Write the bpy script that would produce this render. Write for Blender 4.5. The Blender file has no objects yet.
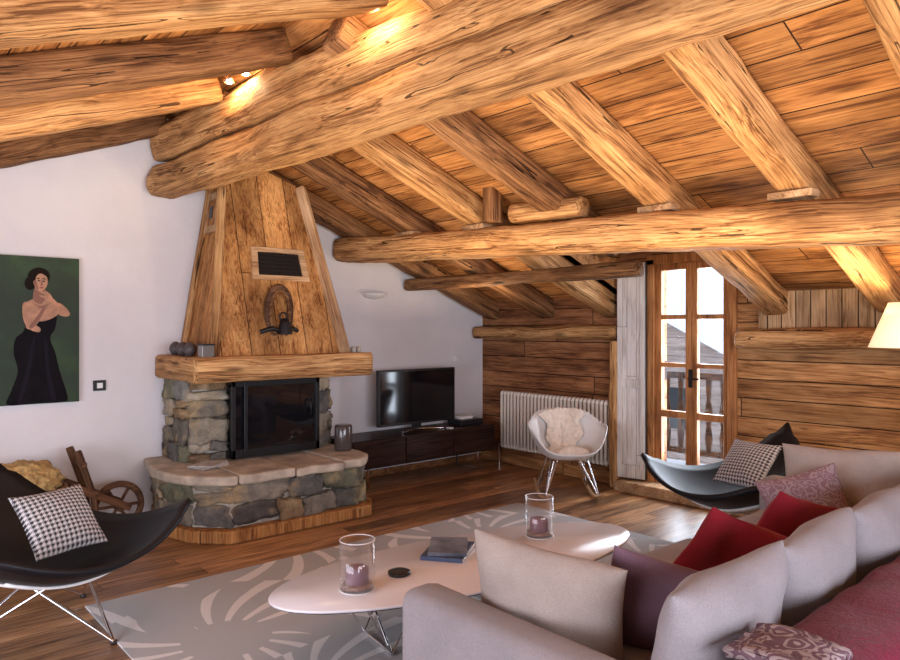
import bpy,bmesh,math,random
from mathutils import Vector,Matrix,noise,Euler
random.seed(7)
S=bpy.context.scene
COL=S.collection
pi=math.pi
# ---------------- node helpers
class M:
    def __init__(s,name):
        s.m=bpy.data.materials.new(name); s.m.use_nodes=True
        s.t=s.m.node_tree; s.t.nodes.clear()
        s.o=s.t.nodes.new('ShaderNodeOutputMaterial')
        s.b=s.t.nodes.new('ShaderNodeBsdfPrincipled')
        s.t.links.new(s.b.outputs[0],s.o.inputs[0])
    def put(s,sock,v):
        if v is None: return
        if isinstance(v,bpy.types.NodeSocket): s.t.links.new(v,sock)
        else:
            if isinstance(v,(tuple,list)) and len(v)==3 and sock.type=='RGBA': v=(*v,1)
            sock.default_value=v
    def n(s,ty,ins={},**pr):
        nd=s.t.nodes.new(ty)
        for k,v in pr.items(): setattr(nd,k,v)
        for k,v in ins.items(): s.put(nd.inputs[k],v)
        return nd
    def ma(s,op,a,b=None,c=None):
        nd=s.t.nodes.new('ShaderNodeMath'); nd.operation=op
        s.put(nd.inputs[0],a); s.put(nd.inputs[1],b); s.put(nd.inputs[2],c)
        return nd.outputs[0]
    def comb(s,a,b,c): return s.n('ShaderNodeCombineXYZ',{0:a,1:b,2:c}).outputs[0]
    def obj(s): return s.n('ShaderNodeTexCoord').outputs['Object']
    def sep(s,v):
        o=s.n('ShaderNodeSeparateXYZ',{0:v}).outputs; return o[0],o[1],o[2]
    def mix(s,f,a,b,bt='MIX'):
        nd=s.t.nodes.new('ShaderNodeMix'); nd.data_type='RGBA'; nd.blend_type=bt
        s.put(nd.inputs[0],f); s.put(nd.inputs[6],a); s.put(nd.inputs[7],b)
        return nd.outputs[2]
    def noise(s,v,sc=1,de=4,ro=.55,di=0):
        return s.n('ShaderNodeTexNoise',{'Vector':v,'Scale':sc,'Detail':de,'Roughness':ro,'Distortion':di}).outputs[0]
    def ramp(s,f,st):
        nd=s.t.nodes.new('ShaderNodeValToRGB'); s.put(nd.inputs[0],f)
        e=nd.color_ramp.elements
        while len(e)<len(st): e.new(.5)
        for i,(p,c) in enumerate(st):
            e[i].position=p; e[i].color=(*c,1) if len(c)==3 else c
        return nd.outputs[0]
    def bump(s,h,st=.3,di=.02):
        nd=s.n('ShaderNodeBump',{'Height':h,'Strength':st,'Distance':di}); s.put(s.b.inputs['Normal'],nd.outputs[0])
    def set(s,col=None,rough=None,metal=None,**k):
        s.put(s.b.inputs['Base Color'],col); s.put(s.b.inputs['Roughness'],rough); s.put(s.b.inputs['Metallic'],metal)
        for kk,v in k.items(): s.put(s.b.inputs[kk.replace('_',' ')],v)
        return s.m
def wood(name,cols,ax=(0,1,2),plank=None,gs=(1.3,13),rough=.65,bump=.4,var=.4,knots=.5,seed=0.0,gap=.004,spec=.15,crack=.6,patina=.85):
    m=M(name); xyz=m.sep(m.obj()); a,b,c=[xyz[i] for i in ax]
    g=None
    if plank:
        W,L=plank
        q=m.ma('DIVIDE',b,W); idx=m.ma('FLOOR',q); fr=m.ma('FRACT',q)
        wn=m.n('ShaderNodeTexWhiteNoise',{'Vector':m.comb(idx,seed,3.1)},noise_dimensions='3D').outputs['Value']
        q2=m.ma('ADD',m.ma('DIVIDE',a,L),m.ma('MULTIPLY',wn,5.3)); sg=m.ma('FLOOR',q2); fr2=m.ma('FRACT',q2)
        rnd=m.n('ShaderNodeTexWhiteNoise',{'Vector':m.comb(idx,sg,seed)},noise_dimensions='3D').outputs['Value']
        e1=m.ma('MULTIPLY',m.ma('MINIMUM',fr,m.ma('SUBTRACT',1.0,fr)),W)
        e2=m.ma('MULTIPLY',m.ma('MINIMUM',fr2,m.ma('SUBTRACT',1.0,fr2)),L)
        g=m.ma('LESS_THAN',m.ma('MINIMUM',e1,e2),gap)
    else: rnd=m.n('ShaderNodeObjectInfo').outputs['Random']
    r50=m.ma('MULTIPLY',rnd,53.0)
    wp=m.ma('MULTIPLY',m.ma('SUBTRACT',m.noise(m.comb(m.ma('MULTIPLY_ADD',a,1.2,r50),m.ma('MULTIPLY',b,3.0),m.ma('MULTIPLY',c,3.0)),1,1),.5),.10)
    bw=m.ma('ADD',b,wp); cw=m.ma('ADD',c,wp)
    v=m.comb(m.ma('MULTIPLY_ADD',a,gs[0],r50),m.ma('MULTIPLY_ADD',bw,gs[1],r50),m.ma('MULTIPLY_ADD',cw,gs[1],r50))
    n1=m.noise(v,1,5,.6,.4)
    v2=m.comb(m.ma('MULTIPLY_ADD',a,gs[0]*1.6,r50),m.ma('MULTIPLY',bw,gs[1]*6),m.ma('MULTIPLY',cw,gs[1]*6))
    n2=m.noise(v2,1,4,.65,.1)
    f=m.ma('ADD',m.ma('MULTIPLY',n1,.45),m.ma('MULTIPLY',n2,.55))
    col=m.ramp(f,[(.40,cols[0]),(.485,cols[1]),(.60,cols[2])])
    h=f
    if knots:
        v3=m.comb(m.ma('MULTIPLY_ADD',a,2.0,r50),m.ma('MULTIPLY',b,7.0),m.ma('MULTIPLY',c,7.0))
        d=m.n('ShaderNodeTexVoronoi',{'Vector':v3,'Scale':.8}).outputs['Distance']
        kf=m.ramp(d,[(.06,(1,1,1)),(.19,(0,0,0))])
        col=m.mix(m.ma('MULTIPLY',m.sep(kf)[0],knots),col,tuple(x*.35 for x in cols[0]))
        n3=m.noise(m.comb(m.ma('MULTIPLY',a,1.1),m.ma('MULTIPLY',b,3.2),m.ma('MULTIPLY',c,3.2)),1,4,.62)
        col=m.mix(patina,col,m.ramp(n3,[(.33,(.40,.33,.30)),(.48,(.86,.83,.80)),(.64,(1.22,1.22,1.22))]),'MULTIPLY')
        n4=m.noise(m.comb(m.ma('MULTIPLY_ADD',a,.35,r50),m.ma('MULTIPLY',b,20.0),m.ma('MULTIPLY',c,20.0)),1,1,.5,0)
        cr=m.ma('LESS_THAN',m.ma('ABSOLUTE',m.ma('SUBTRACT',n4,.57)),.008)
        n5=m.noise(m.comb(m.ma('MULTIPLY',a,1.1),m.ma('MULTIPLY',b,3.0),m.ma('MULTIPLY',c,3.0)),1,2)
        cr=m.ma('MULTIPLY',cr,m.ma('GREATER_THAN',n5,.52))
        col=m.mix(m.ma('MULTIPLY',cr,crack),col,tuple(x*.15 for x in cols[0]))
        h=m.ma('SUBTRACT',h,m.ma('MULTIPLY',cr,.6))
    k=m.ma('MULTIPLY_ADD',rnd,var,1-var*.5)
    col=m.mix(1.0,col,m.comb(k,k,k),'MULTIPLY')
    if g is not None:
        col=m.mix(g,col,tuple(x*.12 for x in cols[0])); h=m.ma('SUBTRACT',h,g)
    m.bump(h,bump,.02)
    m.set(col,rough); m.b.inputs['Specular IOR Level'].default_value=spec
    return m.m
def plain(name,col,rough=.5,metal=0,nz=0,nscale=20,bump=0,bscale=60,spec=.5,**k):
    if name in bpy.data.materials: return bpy.data.materials[name]
    m=M(name)
    o=m.obj()
    c=col
    if nz:
        c=m.mix(1.0,col,m.ramp(m.noise(o,nscale,4),[(.3,(1-nz,)*3),(.7,(1+nz,)*3)]),'MULTIPLY')
    if bump: m.bump(m.noise(o,bscale,3),bump,.01)
    m.set(c,rough,metal,**k); m.b.inputs['Specular IOR Level'].default_value=spec
    return m.m
# materials
W_CEIL=wood('ceiling_planks',[(.15,.055,.019),(.39,.175,.058),(.56,.285,.105)],ax=(1,0,2),plank=(.19,2.6),var=.65,knots=.6)
W_BEAM=wood('beam_wood',[(.16,.070,.026),(.45,.235,.092),(.68,.41,.18)],gs=(1.0,16),var=.3,knots=.65,bump=.8,crack=.85)
W_BEAMD=wood('beam_wood_dark',[(.06,.027,.013),(.19,.09,.038),(.34,.18,.08)],gs=(1.0,16),var=.35,knots=.6,bump=.8,crack=.85)
W_WALL=wood('wall_planks',[(.16,.066,.025),(.40,.195,.073),(.56,.31,.13)],ax=(1,2,0),plank=(.155,3.1),var=.5,knots=.6,seed=5)
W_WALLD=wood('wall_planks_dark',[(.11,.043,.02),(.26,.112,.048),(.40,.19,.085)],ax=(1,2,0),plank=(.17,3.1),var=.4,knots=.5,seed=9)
W_VERT=wood('vertical_boards',[(.26,.15,.07),(.50,.33,.17),(.62,.44,.26)],ax=(2,1,0),plank=(.11,4),var=.4,knots=.3,seed=2)
W_FLOOR=wood('floor_planks',[(.12,.056,.025),(.29,.145,.064),(.47,.265,.125)],ax=(0,1,2),plank=(.14,1.7),var=.8,knots=.4,rough=.36,bump=.12,seed=3,gap=.002,spec=.4,crack=.3,patina=.6)
W_HOOD=wood('hood_planks',[(.25,.095,.03),(.52,.25,.082),(.68,.37,.14)],ax=(2,0,1),plank=(.24,5),var=.3,knots=.55,seed=4,gap=.003)
W_HOODS=wood('hood_side_planks',[(.22,.085,.028),(.47,.215,.07),(.60,.31,.115)],ax=(2,1,0),plank=(.24,5),var=.3,knots=.5,seed=6,gap=.003)
W_TRIM=wood('light_trim_wood',[(.30,.16,.08),(.50,.32,.17),(.62,.43,.26)],var=.2,knots=.4)
W_DOOR=wood('door_frame_wood',[(.25,.10,.035),(.45,.20,.07),(.55,.27,.11)],ax=(2,1,0),var=.1,knots=.1,rough=.4)
W_STAND=wood('walnut_dark',[(.012,.006,.005),(.03,.015,.011),(.05,.025,.018)],var=.1,knots=0,rough=.35,bump=.1)
W_OLD=wood('old_wood',[(.04,.02,.012),(.11,.055,.03),(.2,.1,.05)],var=.3,knots=.2)
def plaster():
    m=M('white_plaster'); o=m.obj()
    c=m.ramp(m.noise(o,1.2,5),[(.3,(.66,.645,.665)),(.7,(.76,.745,.76))])
    m.bump(m.ma('ADD',m.noise(o,7,5),m.ma('MULTIPLY',m.noise(o,40,3),.3)),.35,.02)
    return m.set(c,.9)
PLASTER=plaster()
BLACK=plain('black_leather',(.006,.006,.009),.48,bump=.08,bscale=150,spec=.3)
SHELLW=plain('white_shell',(.75,.75,.74),.35)
CHROME=plain('chrome',(.75,.75,.77),.18,1)
IRON=plain('black_iron',(.01,.01,.011),.45,.3)
GLASSB=plain('dark_fire_glass',(.006,.006,.008),.04,spec=.8)
WHITE=plain('white_lacquer',(.76,.75,.79),.22)
RADM=plain('radiator_enamel',(.76,.71,.63),.35)
TVS=plain('tv_screen',(.004,.004,.006),.08)
BLK=plain('black_plastic',(.01,.01,.012),.4)
def fabric(name,c,nz=.12,sc=260):
    m=M(name); o=m.obj()
    n=m.noise(o,sc,2)
    col=m.mix(1.0,c,m.ramp(n,[(.3,(1-nz,)*3),(.7,(1+nz,)*3)]),'MULTIPLY')
    col=m.mix(1.0,col,m.ramp(m.noise(o,6,3),[(.3,(.9,.9,.9)),(.7,(1.08,1.08,1.08))]),'MULTIPLY')
    m.bump(m.ma('ADD',n,m.ma('MULTIPLY',m.noise(o,9,3,.6,.6),3.0)),.35,.012)
    return m.set(col,.95,None,Sheen_Weight=.1)
F_SOFA=fabric('sofa_fabric',(.285,.26,.275))
F_BEIGE=fabric('beige_fabric',(.36,.30,.265))
F_PURP=fabric('purple_fabric',(.15,.08,.11))
F_RED=fabric('crimson_fabric',(.25,.004,.014))
F_THROW=fabric('burgundy_throw_fabric',(.145,.003,.025),.2,120)
def pattern(name,c1,c2,sc):
    m=M(name); o=m.obj()
    nn=m.n('ShaderNodeTexNoise',{'Vector':o,'Scale':9.0}).outputs[1]
    vv=m.n('ShaderNodeVectorMath',{0:nn,1:(.12,.12,.12),2:o},operation='MULTIPLY_ADD').outputs[0]
    v=m.n('ShaderNodeTexVoronoi',{'Vector':vv,'Scale':sc}).outputs['Distance']
    w=m.ma('SINE',m.ma('MULTIPLY',v,18.0))
    return m.set(m.mix(m.ma('GREATER_THAN',w,.25),c1,c2),.9)
F_PATT=pattern('paisley_fabric',(.24,.14,.17),(.34,.26,.28),22)
F_SHAWL=pattern('shawl_fabric',(.13,.07,.09),(.33,.26,.26),20)
def hound():
    m=M('houndstooth_fabric'); x,y,z=m.sep(m.obj())
    p=m.ma('MULTIPLY',x,42.0); q=m.ma('MULTIPLY',z,42.0)
    a=m.ma('GREATER_THAN',m.ma('FRACT',p),.5); b=m.ma('GREATER_THAN',m.ma('FRACT',q),.5)
    d=m.ma('GREATER_THAN',m.ma('FRACT',m.ma('MULTIPLY',m.ma('ADD',p,q),2.0)),.5)
    same=m.ma('COMPARE',a,b,.1)
    f=m.ma('ADD',m.ma('MULTIPLY',same,a),m.ma('MULTIPLY',m.ma('SUBTRACT',1.0,same),d))
    return m.set(m.mix(f,(.02,.02,.025),(.60,.58,.58)),.9)
F_HOUND=hound()
def rugm():
    m=M('rug_wool'); o=m.obj()
    x,y,z=m.sep(o)
    vec=m.comb(x,y,0.0)
    vn=m.n('ShaderNodeTexVoronoi',{'Vector':vec,'Scale':.95,'Randomness':.8},voronoi_dimensions='2D')
    pos=vn.outputs['Position']
    df=m.n('ShaderNodeVectorMath',{0:vec,1:pos},operation='SUBTRACT').outputs[0]
    dx,dy,_=m.sep(df)
    ang=m.ma('ARCTAN2',dy,dx); ds=vn.outputs['Distance']
    r1=m.ma('SINE',m.ma('ADD',m.ma('MULTIPLY',ang,16.0),m.ma('MULTIPLY',ds,10.0)))
    wob=m.noise(o,3,2)
    on=m.ma('GREATER_THAN',m.ma('ADD',r1,m.ma('MULTIPLY',wob,.6)),.85)
    g1=m.ma('GREATER_THAN',ds,.2)
    g2=m.ma('GREATER_THAN',m.ma('FRACT',m.ma('ADD',m.ma('MULTIPLY',ang,.45),m.ma('MULTIPLY',ds,.7))),.3)
    f=m.ma('MULTIPLY',m.ma('MULTIPLY',on,g1),g2)
    n=m.noise(o,300,2)
    col=m.mix(f,(.43,.435,.44),(.72,.70,.69))
    col=m.mix(1.0,col,m.ramp(n,[(.3,(.8,.8,.8)),(.7,(1.15,1.15,1.15))]),'MULTIPLY')
    m.bump(m.ma('ADD',n,m.ma('MULTIPLY',f,1.0)),.4,.01)
    return m.set(col,.95)
RUG=rugm()
def stonem():
    m=M('field_stone'); o=m.obj()
    at=m.n('ShaderNodeAttribute'); at.attribute_name='Col'
    n=m.noise(o,9,6,.65,.5)
    c=m.mix(1.0,at.outputs['Color'],m.ramp(n,[(.3,(.5,.5,.50)),(.5,(1,1,1)),(.7,(1.45,1.4,1.3))]),'MULTIPLY')
    n2=m.noise(o,5,4)
    c=m.mix(m.sep(m.ramp(n2,[(.52,(0,0,0)),(.68,(.8,.8,.8))]))[0],c,(.40,.29,.15))
    m.bump(m.ma('ADD',n,m.ma('MULTIPLY',m.noise(o,50,4),.4)),.9,.03)
    return m.set(c,.85)
STONE=stonem()
MORTAR=plain('mortar',(.42,.38,.32),.95,nz=.3,nscale=14,bump=.8,bscale=30)
SLAB=plain('hearth_slab_stone',(.44,.37,.29),.75,nz=.4,nscale=6,bump=.6,bscale=25)
FUR=plain('sheepskin_wool',(.80,.70,.59),.95,nz=.12,nscale=30,bump=1,bscale=70)
STRAW=plain('straw',(.50,.33,.13),.95,nz=.4,nscale=30,bump=1,bscale=60)
def emis(name,c,s):
    m=M(name); m.set((0,0,0),1,None,Emission_Color=c,Emission_Strength=s); return m.m
BULB=emis('halogen_bulb',(1,.8,.5),60)
def glass(name,c=(1,1,1)):
    m=M(name)
    g=m.n('ShaderNodeBsdfGlossy',{'Roughness':.02,'Color':(1,1,1)}); t=m.n('ShaderNodeBsdfTransparent',{'Color':c})
    f=m.n('ShaderNodeLayerWeight',{'Blend':.5}).outputs['Facing']
    f=m.ma('MULTIPLY_ADD',m.ma('POWER',f,4.0),.45,.04)
    mx=m.n('ShaderNodeMixShader',{0:f,1:t.outputs[0],2:g.outputs[0]})
    m.t.links.new(mx.outputs[0],m.o.inputs[0]); return m.m
GLASS=glass('clear_glass',(.96,.97,.98))
# ---------------- geometry helpers
def setp(o,parent):
    if parent is not None: o.parent=parent
def empty(name,loc=(0,0,0),rz=0):
    e=bpy.data.objects.new(name,None); e.location=loc; e.rotation_euler=(0,0,rz); e.empty_display_size=.1; COL.objects.link(e); return e
def mo(name,vs,fs,mat,parent=None,smooth=False,fix=True):
    me=bpy.data.meshes.new(name); me.from_pydata([tuple(v) for v in vs],[],fs)
    if fix:
        b=bmesh.new(); b.from_mesh(me); bmesh.ops.recalc_face_normals(b,faces=b.faces); b.to_mesh(me); b.free()
    if smooth:
        for p in me.polygons: p.use_smooth=True
    if mat: me.materials.append(mat)
    o=bpy.data.objects.new(name,me); COL.objects.link(o); setp(o,parent); return o
def box(name,a,b,mat,parent=None,bev=0,smooth=False):
    x0,y0,z0=a;x1,y1,z1=b
    vs=[(x0,y0,z0),(x1,y0,z0),(x1,y1,z0),(x0,y1,z0),(x0,y0,z1),(x1,y0,z1),(x1,y1,z1),(x0,y1,z1)]
    o=mo(name,vs,[(0,3,2,1),(4,5,6,7),(0,1,5,4),(1,2,6,5),(2,3,7,6),(3,0,4,7)],mat,parent)
    if bev:
        m=o.modifiers.new('b','BEVEL'); m.width=bev; m.segments=3
        if smooth:
            for p in o.data.polygons: p.use_smooth=True
    return o
def poly(name,pts,axis,lo,hi,mat,parent=None,bev=0):
    n=len(pts)
    def P(p,h):
        if axis=='X': return (h,p[0],p[1])
        if axis=='Y': return (p[0],h,p[1])
        return (p[0],p[1],h)
    vs=[P(p,lo) for p in pts]+[P(p,hi) for p in pts]
    fs=[tuple(range(n)),tuple(range(2*n-1,n-1,-1))]+[(i,(i+1)%n,n+(i+1)%n,n+i) for i in range(n)]
    o=mo(name,vs,fs,mat,parent)
    if bev:
        m=o.modifiers.new('b','BEVEL'); m.width=bev; m.segments=2
    return o
def loft(name,rings,mat,parent=None,cap=True,smooth=True,closed=True):
    n=len(rings[0]); vs=[v for r in rings for v in r]; fs=[]
    for i in range(len(rings)-1):
        for j in range(n if closed else n-1):
            k=(j+1)%n
            fs.append((i*n+j,i*n+k,(i+1)*n+k,(i+1)*n+j))
    if cap and closed:
        fs.append(tuple(range(n))[::-1]); fs.append(tuple((len(rings)-1)*n+j for j in range(n)))
    return mo(name,vs,fs,mat,parent,smooth)
def lathe(name,prof,mat,parent=None,loc=(0,0,0),n=32,cap=True,sx=1,sy=1):
    rings=[[(loc[0]+r*math.cos(2*pi*j/n)*sx,loc[1]+r*math.sin(2*pi*j/n)*sy,loc[2]+z) for j in range(n)] for r,z in prof]
    return loft(name,rings,mat,parent,cap)
def tube(name,pts,r,mat,parent=None,cyc=False,res=4):
    c=bpy.data.curves.new(name,'CURVE'); c.dimensions='3D'; c.bevel_depth=r; c.bevel_resolution=res; c.use_fill_caps=True
    s=c.splines.new('POLY'); s.points.add(len(pts)-1)
    for i,p in enumerate(pts): s.points[i].co=(*p,1)
    s.use_cyclic_u=cyc
    c.materials.append(mat); o=bpy.data.objects.new(name,c); COL.objects.link(o); setp(o,parent); return o
def beam(name,p0,p1,w,h,mat,pw=5,amp=.012,seed=0,bow=0,parent=None,taper=0,wander=.012):
    p0=Vector(p0);p1=Vector(p1); L=(p1-p0).length; d=(p1-p0).normalized()
    q=d.to_track_quat('X','Z'); N=max(10,int(L/.07)); R=28
    rings=[]
    def ring(x,sc):
        r=[]
        for j in range(R):
            a=2*pi*j/R; ca,sa=math.cos(a),math.sin(a)
            k=(abs(ca)**pw+abs(sa)**pw)**(-1/pw)
            y=w/2*k*ca; z=h/2*k*sa
            nn=noise.noise(Vector((x*1.4+seed*7,y*6,z*6)))*amp*1.3+noise.noise(Vector((x*7+seed*3,y*18,z*18)))*amp*.5
            s=sc*(1+taper*(x/L-.5))
            ww=noise.noise(Vector((x*.5,seed*3.3,1)))*wander
            r.append((x,y*s*(1+nn/(w/2))+ww,z*s*(1+nn/(h/2))+bow*math.sin(pi*x/L)+noise.noise(Vector((x*.5,seed*5.3,9)))*wander*.6))
        return r
    rings.append(ring(0,.90))
    for i in range(N+1): rings.append(ring(.012+(L-.024)*i/N,1))
    rings.append(ring(L,.90))
    o=loft(name,rings,mat,parent)
    o.matrix_world=Matrix.Translation(p0)@q.to_matrix().to_4x4()
    return o
def pillow(name,w,h,t,mat,loc,rz=0,lean=0,tilt=0,parent=None,p=2.2,q=.55,pinch=.07,seed=0,n=22,wr=.012):
    vs=[];fs=[]
    for side in (1,-1):
        for i in range(n+1):
            for j in range(n+1):
                u=-1+2*i/n; v=-1+2*j/n
                u=math.sin(u*pi/2); v=math.sin(v*pi/2)
                pr=max(0,(1-abs(u)**p)*(1-abs(v)**p))**q
                x=u*w/2*(1-pinch*(1-v*v)); z=v*h/2*(1-pinch*(1-u*u))
                nn=noise.noise(Vector((x*7+seed*9,z*7,side*4)))*wr*(.3+pr)
                vs.append((x,side*(t/2*pr+(nn if pr>0.001 else 0)),z+noise.noise(Vector((x*4,seed,2)))*.012))
    m=(n+1)*(n+1)
    for s in (0,1):
        for i in range(n):
            for j in range(n):
                a=s*m+i*(n+1)+j; f=(a,a+1,a+n+2,a+n+1); fs.append(f if s else f[::-1])
    me=bpy.data.meshes.new(name); me.from_pydata(vs,[],fs)
    b=bmesh.new(); b.from_mesh(me); bmesh.ops.remove_doubles(b,verts=b.verts,dist=.0005); bmesh.ops.recalc_face_normals(b,faces=b.faces); b.to_mesh(me); b.free()
    for f in me.polygons: f.use_smooth=True
    me.materials.append(mat); o=bpy.data.objects.new(name,me); COL.objects.link(o)
    o.location=loc; o.rotation_euler=(lean,tilt,rz); setp(o,parent)
    return o
# ---------------- ROOM
XK,YG=5.6,5.83; YS=-2.5; XW=-2.0
def zr(x): return 1.6+.395*(5.6-x)
def zl(x): return 2.31+.37*x
XR=1.96
floor=box('floor',(XW-.2,YS-.2,-.1),(XK+.25,YG+.2,0),W_FLOOR)
gp=[(XW-.2,0),(XK+.25,0),(XK+.25,zr(XK+.25)+.2),(XR,zr(XR)+.2),(XW-.2,zl(XW-.2)+.2)]
poly('wall_north',gp,'Y',YG,YG+.2,PLASTER)
poly('wall_south',gp,'Y',YS-.2,YS,PLASTER)
box('wall_west',(XW-.2,YS,0),(XW,YG,zl(XW)+.2),PLASTER)
DY0,DY1=2.84,3.60
box('wall_east',(XK,YS,0),(XK+.25,DY0,1.8),W_WALL)
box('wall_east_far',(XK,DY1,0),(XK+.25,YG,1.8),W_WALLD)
box('wall_east_dormer_side',(XK,2.6,1.8),(XK+.25,DY0,2.3),W_WALL)
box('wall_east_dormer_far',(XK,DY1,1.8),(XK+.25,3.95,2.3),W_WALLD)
box('wall_east_lintel',(XK,DY0,2.1),(XK+.25,DY1,2.3),W_WALL)
def slab(name,x0,x1,y0,y1,zf,mat,t=.05):
    vs=[(x0,y0,zf(x0)),(x1,y0,zf(x1)),(x1,y1,zf(x1)),(x0,y1,zf(x0))]
    vs+=[(x,y,z+t) for x,y,z in vs]
    return mo(name,vs,[(0,3,2,1),(4,5,6,7),(0,1,5,4),(1,2,6,5),(2,3,7,6),(3,0,4,7)],mat)
zc=lambda x: zr(x)+.2
zd=lambda x: zl(x)+.2
slab('ceiling',XR,4.35,YS-.2,YG+.2,zc,W_CEIL)
slab('ceiling_lower_south',4.35,XK+.25,YS-.2,2.6,zc,W_CEIL)
slab('ceiling_lower_north',4.35,XK+.25,3.95,YG+.2,zc,W_CEIL)
slab('ceiling_west',XW-.2,XR,YS-.2,YG+.2,zd,W_CEIL)
box('ceiling_dormer',(4.30,2.55,zc(4.35)),(XK+.25,4.0,zc(4.35)+.05),W_CEIL)
for nm,y0 in (('wall_dormer_south',2.55),('wall_dormer_north',3.95)):
    poly(nm,[(4.35,zc(4.35)),(XK,zc(XK)),(XK,zc(4.35))],'Y',y0,y0+.05,W_WALL)
for i,y in enumerate([-1.6,-.75,.05,.86,1.66,2.47,3.25,4.03,4.85,5.66]):
    x1=4.5 if i==6 else 5.66
    x0=2.02
    beam('ceiling_rafter',(x0,y+.0,zr(x0)+.10),(x1,y,zr(x1)+.10),.19,.19,W_BEAMD if i in(6,8,9) else W_BEAM,pw=9,seed=i,amp=.010)
for i,y in enumerate([-1.5,-.6,.25,1.1,1.95,2.8,3.72,4.68,5.69]):
    beam('ceiling_rafter',(XW+.02,y,zl(XW)+.10),(1.95,y,zl(1.95)+.10),.21,.19,W_BEAM if i%2 else W_BEAMD,pw=7,seed=20+i,amp=.014)
beam('ridge_beam',(2.0,5.80,2.985),(2.62,-2.45,2.92),.27,.27,W_BEAM,pw=4,seed=41,amp=.02,wander=.03)
beam('ridge_beam',(2.0,5.78,2.685),(2.68,-2.45,2.74),.28,.26,W_BEAM,pw=3.6,seed=42,amp=.02,wander=.03)
beam('purlin_beam',(3.70,5.80,2.255),(4.25,-2.45,1.90),.24,.235,W_BEAM,pw=3.2,seed=43,amp=.02,taper=.12,wander=.03)
beam('header_beam',(4.5,5.80,1.95),(4.5,3.0,1.95),.12,.12,W_BEAMD,pw=4,seed=44,amp=.012)
beam('wall_plate_log',(5.5,5.80,1.46),(5.5,3.9,1.46),.17,.14,W_BEAM,pw=2.6,seed=45,amp=.02)
beam('wall_plate_log',(5.5,2.72,1.42),(5.5,-2.45,1.42),.18,.15,W_BEAM,pw=2.6,seed=46,amp=.02)
beam('trim_corner_post',(5.52,3.93,0.0),(5.52,3.93,1.38),.12,.1,W_BEAM,pw=5,seed=47)
box('trim_dormer_header',(4.36,2.58,2.10),(4.42,3.94,2.28),W_WALL)
for i,y in enumerate([1.66,2.47,4.03,4.85]):
    x=3.70+.55*(5.8-y)/8.25-.03
    e=box('wood_wedge',(-.055,-.12,-.022),(.055,.12,.018),W_TRIM,bev=.006); e.location=(x+.02,y,zr(x)-.03+.012)
beam('log_stub',(3.80,3.62,2.36),(3.86,3.02,2.34),.17,.15,W_BEAM,pw=2.4,seed=48)
beam('strut_post',(3.74,3.78,2.30),(3.74,3.78,2.60),.11,.13,W_BEAMD,pw=9,seed=49,wander=0,amp=.004)
box('trim_upper_boards',(5.57,1.0,1.49),(5.6,2.6,1.79),W_VERT)
box('baseboard_east',(5.575,3.95,0),(5.6,YG,.12),W_WALL)
box('baseboard_east_south',(5.575,YS,0),(5.6,2.7,.12),W_WALL)
box('trim_threshold',(5.40,2.62,0),(5.6,3.88,.10),W_TRIM,bev=.01)
box('baseboard_north',(3.36,5.81,0),(5.57,YG,.07),W_WALLD)
# ---------------- french door
dr=empty('door_1')
X0=5.62
def leaf(y0,y1,tag):
    z0,z1=.10,2.08; s=.055
    box('stile_a'+tag,(X0,y0,z0),(X0+.05,y0+s,z1),W_DOOR,dr,.004)
    box('stile_b'+tag,(X0,y1-s,z0),(X0+.05,y1,z1),W_DOOR,dr,.004)
    for k,(za,zb) in enumerate([(z0,.22),(.70,.76),(1.15,1.19),(1.58,1.62),(2.02,z1)]):
        box('rail_%d'%k+tag,(X0,y0+s,za),(X0+.05,y1-s,zb),W_DOOR,dr,.004)
    box('glass'+tag,(X0+.02,y0+s,.22),(X0+.026,y1-s,2.02),GLASS,dr)
ym=(DY0+DY1)/2
leaf(DY0+.03,ym,'_r'); leaf(ym,DY1-.03,'_l')
box('jamb_r',(XK-.02,DY0-.05,.1),(XK+.12,DY0+.03,2.12),W_DOOR,dr); box('jamb_l',(XK-.02,DY1-.03,.1),(XK+.12,DY1+.04,2.12),W_DOOR,dr)
box('head',(XK-.02,DY0-.05,2.08),(XK+.12,DY1+.04,2.16),W_DOOR,dr)
box('handle_plate',(X0-.012,ym-.015,.98),(X0,ym+.02,1.14),IRON,dr); tube('handle',[(X0-.01,ym,1.06),(X0-.05,ym,1.06),(X0-.05,ym-.1,1.06)],.008,IRON,dr)
sh=empty('window_shutter',(5.57,3.63,0),math.radians(12))
SHUT=wood('pale_shutter_wood',[(.50,.46,.42),(.68,.65,.61),(.76,.74,.71)],ax=(2,1,0),plank=(.09,4),var=.1,knots=.15,crack=.2,patina=.25,gap=.0015)
box('panel',(-.03,0,.12),(0,.27,2.1),SHUT,sh)
for k,(a,b) in enumerate([(.12,.24),(.95,1.03),(1.98,2.1)]): box('rail_%d'%k,(-.05,.05,a),(-.03,.22,b),SHUT,sh,.004)
box('stile_1',(-.05,0,.12),(-.03,.05,2.1),SHUT,sh,.004); box('stile_2',(-.05,.22,.12),(-.03,.27,2.1),SHUT,sh,.004)
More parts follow.
